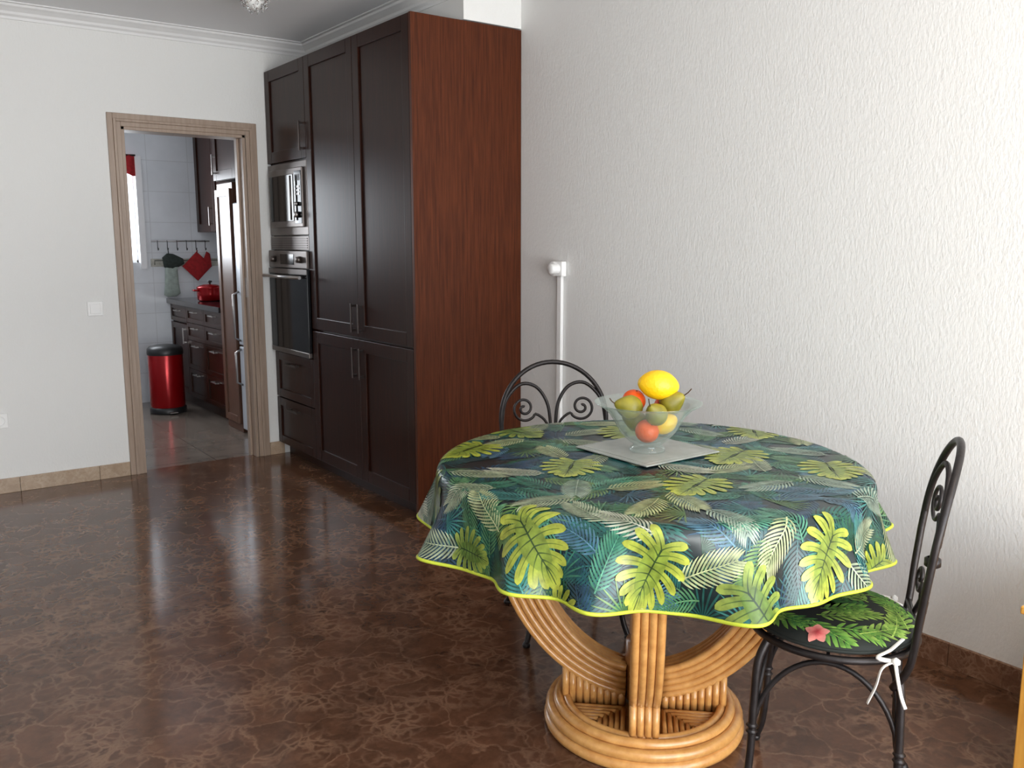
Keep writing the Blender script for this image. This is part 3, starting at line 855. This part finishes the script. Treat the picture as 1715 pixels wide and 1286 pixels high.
# ------------------------------------------------------------------ chairs
def smoothpath(pts, n=8):
    pts = [Vector(p) for p in pts]; out = []
    for i in range(len(pts)-1):
        p0 = pts[max(i-1, 0)]; p1 = pts[i]; p2 = pts[i+1]; p3 = pts[min(i+2, len(pts)-1)]
        for k in range(n):
            t = k/n
            out.append(.5*((2*p1)+(p2-p0)*t+(2*p0-5*p1+4*p2-p3)*t*t+(3*p1-p0-3*p2+p3)*t**3))
    out.append(pts[-1]); return out
def chair(loc, rot, seedv):
    e = empty('wrought_iron_chair', loc, rot)
    b = MB()
    ring = lambda r, z, t: b.tube([(r*math.cos(a), r*math.sin(a), z) for a in np.linspace(0, 2*pi, 48, endpoint=False)], t, 'iron', 8, closed=True)
    ring(.185, .435, .009); ring(.125, .435, .005); ring(.06, .435, .005)
    for k in range(8):
        a = k*pi/4; b.tube([(.05*math.cos(a), .05*math.sin(a), .435), (.185*math.cos(a), .185*math.sin(a), .435)], .004, 'iron', 6)
    b.build('seat_frame', e)
    b = MB()
    for (sx, sy) in ((-1, 1), (1, 1), (-1, -1), (1, -1)):
        pts = smoothpath([(sx*.125, sy*.13, .435), (sx*.145, sy*.15, .38), (sx*.150, sy*.155, .28), (sx*.152, sy*.158, .16), (sx*.160, sy*.166, .07), (sx*.175, sy*.182, .014)], 6)
        b.tube(pts, .0095, 'iron', 8)
        b.lathe([(0, -.012), (.012, -.008), (.014, 0), (.010, .008), (0, .011)], (sx*.176, sy*.183, .0125), 'iron', 12)
        for z in (.21, .225): b.lathe([(.008, -.006), (.014, 0), (.008, .006)], (sx*.151, sy*.157, z), 'iron', 12)
    b.build('legs', e)
    b = MB()
    cor = [(-1, 1), (1, 1), (1, -1), (-1, -1)]
    for i in range(4):
        a = cor[i]; c = cor[(i+1) % 4]
        A = Vector((a[0]*.150, a[1]*.156, 0)); Cc = Vector((c[0]*.150, c[1]*.156, 0)); pts = []
        for k in range(25):
            t = k/24; u = -math.cos(pi*t)*.5+.5
            p = A.lerp(Cc, u); inw = Vector((p.x, p.y, 0))*(-.12*math.sin(pi*t))
            pts.append(p+inw+Vector((0, 0, .215+.185*math.sin(pi*t)**.9)))
        b.tube(pts, .0065, 'iron', 8)
    b.build('arched_braces', e)
    b = MB()
    def B(x, z): return Vector((x, -.160-.13*(z-.44)-.02*(1-(x/.19)**2), z))
    W = .196; zc_ = .700
    pts = [Vector((-.140, -.135, .37)), B(-.165, .44), B(-.182, .55), B(-.194, .64)]
    pts = smoothpath(pts, 5)
    arch = [B(-W*math.cos(a), zc_+W*1.02*math.sin(a)) for a in np.linspace(0, pi, 33)]
    right = [Vector((-p.x, p.y, p.z)) for p in reversed(pts)]
    b.tube(pts+arch+right, .0085, 'iron', 10)
    for sg in (-1, 1):
        q = [B(sg*W*.99, .68), B(sg*.178, .765), B(sg*.122, .822), B(sg*.062, .812), B(sg*.022, .755), B(sg*.010, .68), B(sg*.010, .60), B(sg*.03, .53), B(sg*.085, .47), B(sg*.12, .44)]
        b.tube(smoothpath(q, 6), .0065, 'iron', 8)
        cx_, cz_ = .108, .735; sp = []
        for k in range(40):
            t = k/39; rr_ = .042*(1-t)+.006; an = pi*1.15+t*3.4*pi
            sp.append(B(sg*(cx_+rr_*math.cos(an)), cz_+rr_*math.sin(an)))
        sp = [B(sg*.012, .63), B(sg*.022, .675), B(sg*.042, .70)]+sp
        b.tube(smoothpath(sp, 2), .005, 'iron', 8)
        sp = []
        for k in range(30):
            t = k/29; rr_ = .032*(1-t)+.005; an = t*2.6*pi
            sp.append(B(sg*(.105+rr_*math.cos(an+pi)*1), .545+rr_*math.sin(an+pi)))
        sp = [B(sg*.035, .50), B(sg*.055, .515)]+sp
        b.tube(smoothpath(sp, 2), .0055, 'iron', 8)
    b.lathe([(.012, -.012), (.018, -.008), (.018, .008), (.012, .012)], B(0, .62), 'iron', 14)
    b.tube([B(-.165, .46), B(0, .455), B(.165, .46)], .007, 'iron', 8)
    b.build('backrest', e)
    CR = .188
    def dome(x, y):
        r = np.hypot(x, y); th = np.arctan2(y, x)
        rr_ = np.clip(r, 0, CR*1.25)
        f = np.clip(rr_/CR, 0, 1)
        z = .455+.035*(1-f**4)**.5
        return np.stack([np.minimum(rr_, CR)*np.cos(th), np.minimum(rr_, CR)*np.sin(th), z], -1)
    b = MB()
    prof = [(0.001, .4445), (CR*.93, .445), (CR, .455)]
    for f in np.linspace(.999, .01, 24)**.5: prof.append((CR*f, .455+.035*math.sqrt(1-f**4)))
    b.lathe(prof, (0, 0, 0), 'cushion', 56)
    b.tube([(CR*math.cos(a), CR*math.sin(a), .456) for a in np.linspace(0, 2*pi, 60, endpoint=False)], .004, 'cushion', 6, closed=True)
    b.build('cushion', e)
    P = Pat(); r2 = random.Random(seedv); o = .0006
    for i in range(26):
        if i < 17: a = i*2*pi/17+.2; r = .145
        else: r = .09*math.sqrt(r2.random()); a = r2.random()*6.28
        c = r2.choice([(C(60, 112, 46), C(130, 172, 76)), (C(80, 122, 48), C(160, 188, 92)), (C(44, 90, 48), C(86, 140, 70))])
        frond(P, r*math.cos(a), r*math.sin(a), a+pi/2+r2.uniform(-.9, .9), .10, .045, 6, c[0], c[1], o, .0036, r2.uniform(-.5, .5)); o += .00002
    for (fx, fy) in ((-.158, .025), (.06, .05)):
        for k in range(5):
            a = k*pi/2.5; pts = [np.array([fx, fy])+vec(a)*.027*j/6 for j in range(7)]
            P.strip(pts, [.011*math.sin(pi*min(1, .1+.85*j/6)) for j in range(7)], C(206, 70, 78), C(236, 160, 148), o+.0003+.00003*k)
    P.build('cushion_print', dome, 'cpattern', e, lambda th: th*0+CR*.985)
    b = MB()
    for sg in (-1, 1):
        b.tube(smoothpath([(sg*.10, -.150, .470), (sg*.150, -.125, .462), (sg*.185, -.10, .455), (sg*.180, -.145, .45)], 5), .005, 'ribbon', 6, flat=.4)
        b.tube(smoothpath([(sg*.182, -.135, .452), (sg*.20, -.11, .44), (sg*.205, -.10, .40), (sg*.20, -.085, .355)], 5), .004, 'ribbon', 6, flat=.4)
        b.tube(smoothpath([(sg*.182, -.135, .452), (sg*.205, -.14, .43), (sg*.20, -.15, .385), (sg*.205, -.16, .36)], 5), .004, 'ribbon', 6, flat=.4)
        b.lathe([(0, -.01), (.009, -.004), (.009, .004), (0, .01)], (sg*.184, -.136, .452), 'ribbon', 10)
    b.build('ribbon_ties', e)
    return e
chair((1.785, 1.146, 0), math.radians(31), 3)
chair((1.912, 2.285, 0), math.radians(154), 5)

# ------------------------------------------------------------------ pine cabinet at right edge
pc = empty('pine_cabinet', (0, 0, 0))
b = MB()
x0, x1, y0_, y1_ = 2.16, XW-.02, .30, .875; ht = .46
for (x, y) in ((x0, y0_), (x0, y1_-.04), (x1-.04, y0_), (x1-.04, y1_-.04)): b.box((x, y, 0), (x+.04, y+.04, ht), 'pine', .003)
b.box((x0+.008, y0_+.04, .06), (x1, y1_-.008, ht), 'pine', .002)
b.box((x0-.012, y0_-.012, ht), (x1, y1_+.012, ht+.02), 'pine', .004)
b.build('body', pc)
b = MB(); shaker(b, x0-.008, y0_+.045, y1_-.045, .08, .43, 'pine', .05, .018)
b.lathe([(0.006, 0), (.006, .012), (.015, .018), (.013, .028), (0, .030)], (x0-.008, y0_+.08, .30), 'pine', 16, axis=(-1, 0, 0))
b.build('doors', pc)

# ------------------------------------------------------------------ lights
def area(name, loc, rot, sx, sy, power, col):
    l = bpy.data.lights.new(name, 'AREA'); l.shape = 'RECTANGLE'; l.size = sx; l.size_y = sy
    l.energy = power; l.color = col
    o = bpy.data.objects.new(name, l); o.location = loc; o.rotation_euler = rot; sc.collection.objects.link(o); return o
area('window_daylight', ((WX0+WX1)/2, YR-.12, (WZ0+WZ1)/2), (math.radians(90), 0, 0), WX1-WX0, WZ1-WZ0, 112, (.88, .94, 1))
# added fill light outside the balcony window, tilted up to brighten the ceiling
area('ceiling_fill_light', ((WX0+WX1)/2, YR-.75, .12), (math.radians(128), 0, 0), WX1-WX0, 1.0, 150, (1, .95, .86))
area('kitchen_window_daylight', ((KX0+KX1)/2-.06, KB+.14, (KZ0+KZ1)/2), (math.radians(-90), 0, 0), KX1-KX0-.1, KZ1-KZ0, 34, (.9, .95, 1))
pl = bpy.data.lights.new('warm_wall_fill', 'POINT'); pl.energy = 19; pl.color = (1, .78, .50); pl.shadow_soft_size = .15  # added warm fill with no fixture, brightens the upper right wall
po = bpy.data.objects.new('warm_wall_fill', pl); po.location = (1.6, -.1, 2.15); sc.collection.objects.link(po)
sun = bpy.data.lights.new('sun', 'SUN'); sun.energy = 7.0; sun.angle = .01; sun.color = (1, .84, .62)
so = bpy.data.objects.new('sun', sun); sc.collection.objects.link(so)
so.rotation_euler = Vector((.5, .5, -1.0)).to_track_quat('-Z', 'Y').to_euler()
w = bpy.data.worlds.new('world'); sc.world = w; w.use_nodes = True
bg = w.node_tree.nodes['Background']; bg.inputs[0].default_value = (.84, .91, 1, 1); bg.inputs[1].default_value = 2.5

# ------------------------------------------------------------------ camera
cam = bpy.data.cameras.new('camera'); co = bpy.data.objects.new('camera', cam); sc.collection.objects.link(co)
cam.sensor_width = 36; cam.lens = 1479/1715*36
F = Vector((.592*.9875, .806*.9875, -.1576)).normalized()
Rr = F.cross(Vector((0, 0, 1))).normalized(); U = Rr.cross(F)
M = Matrix((Rr, U, -F)).transposed().to_4x4(); M.translation = Vector((0, 0, 1.33))
co.matrix_world = M
cam.clip_start = .05
sc.camera = co
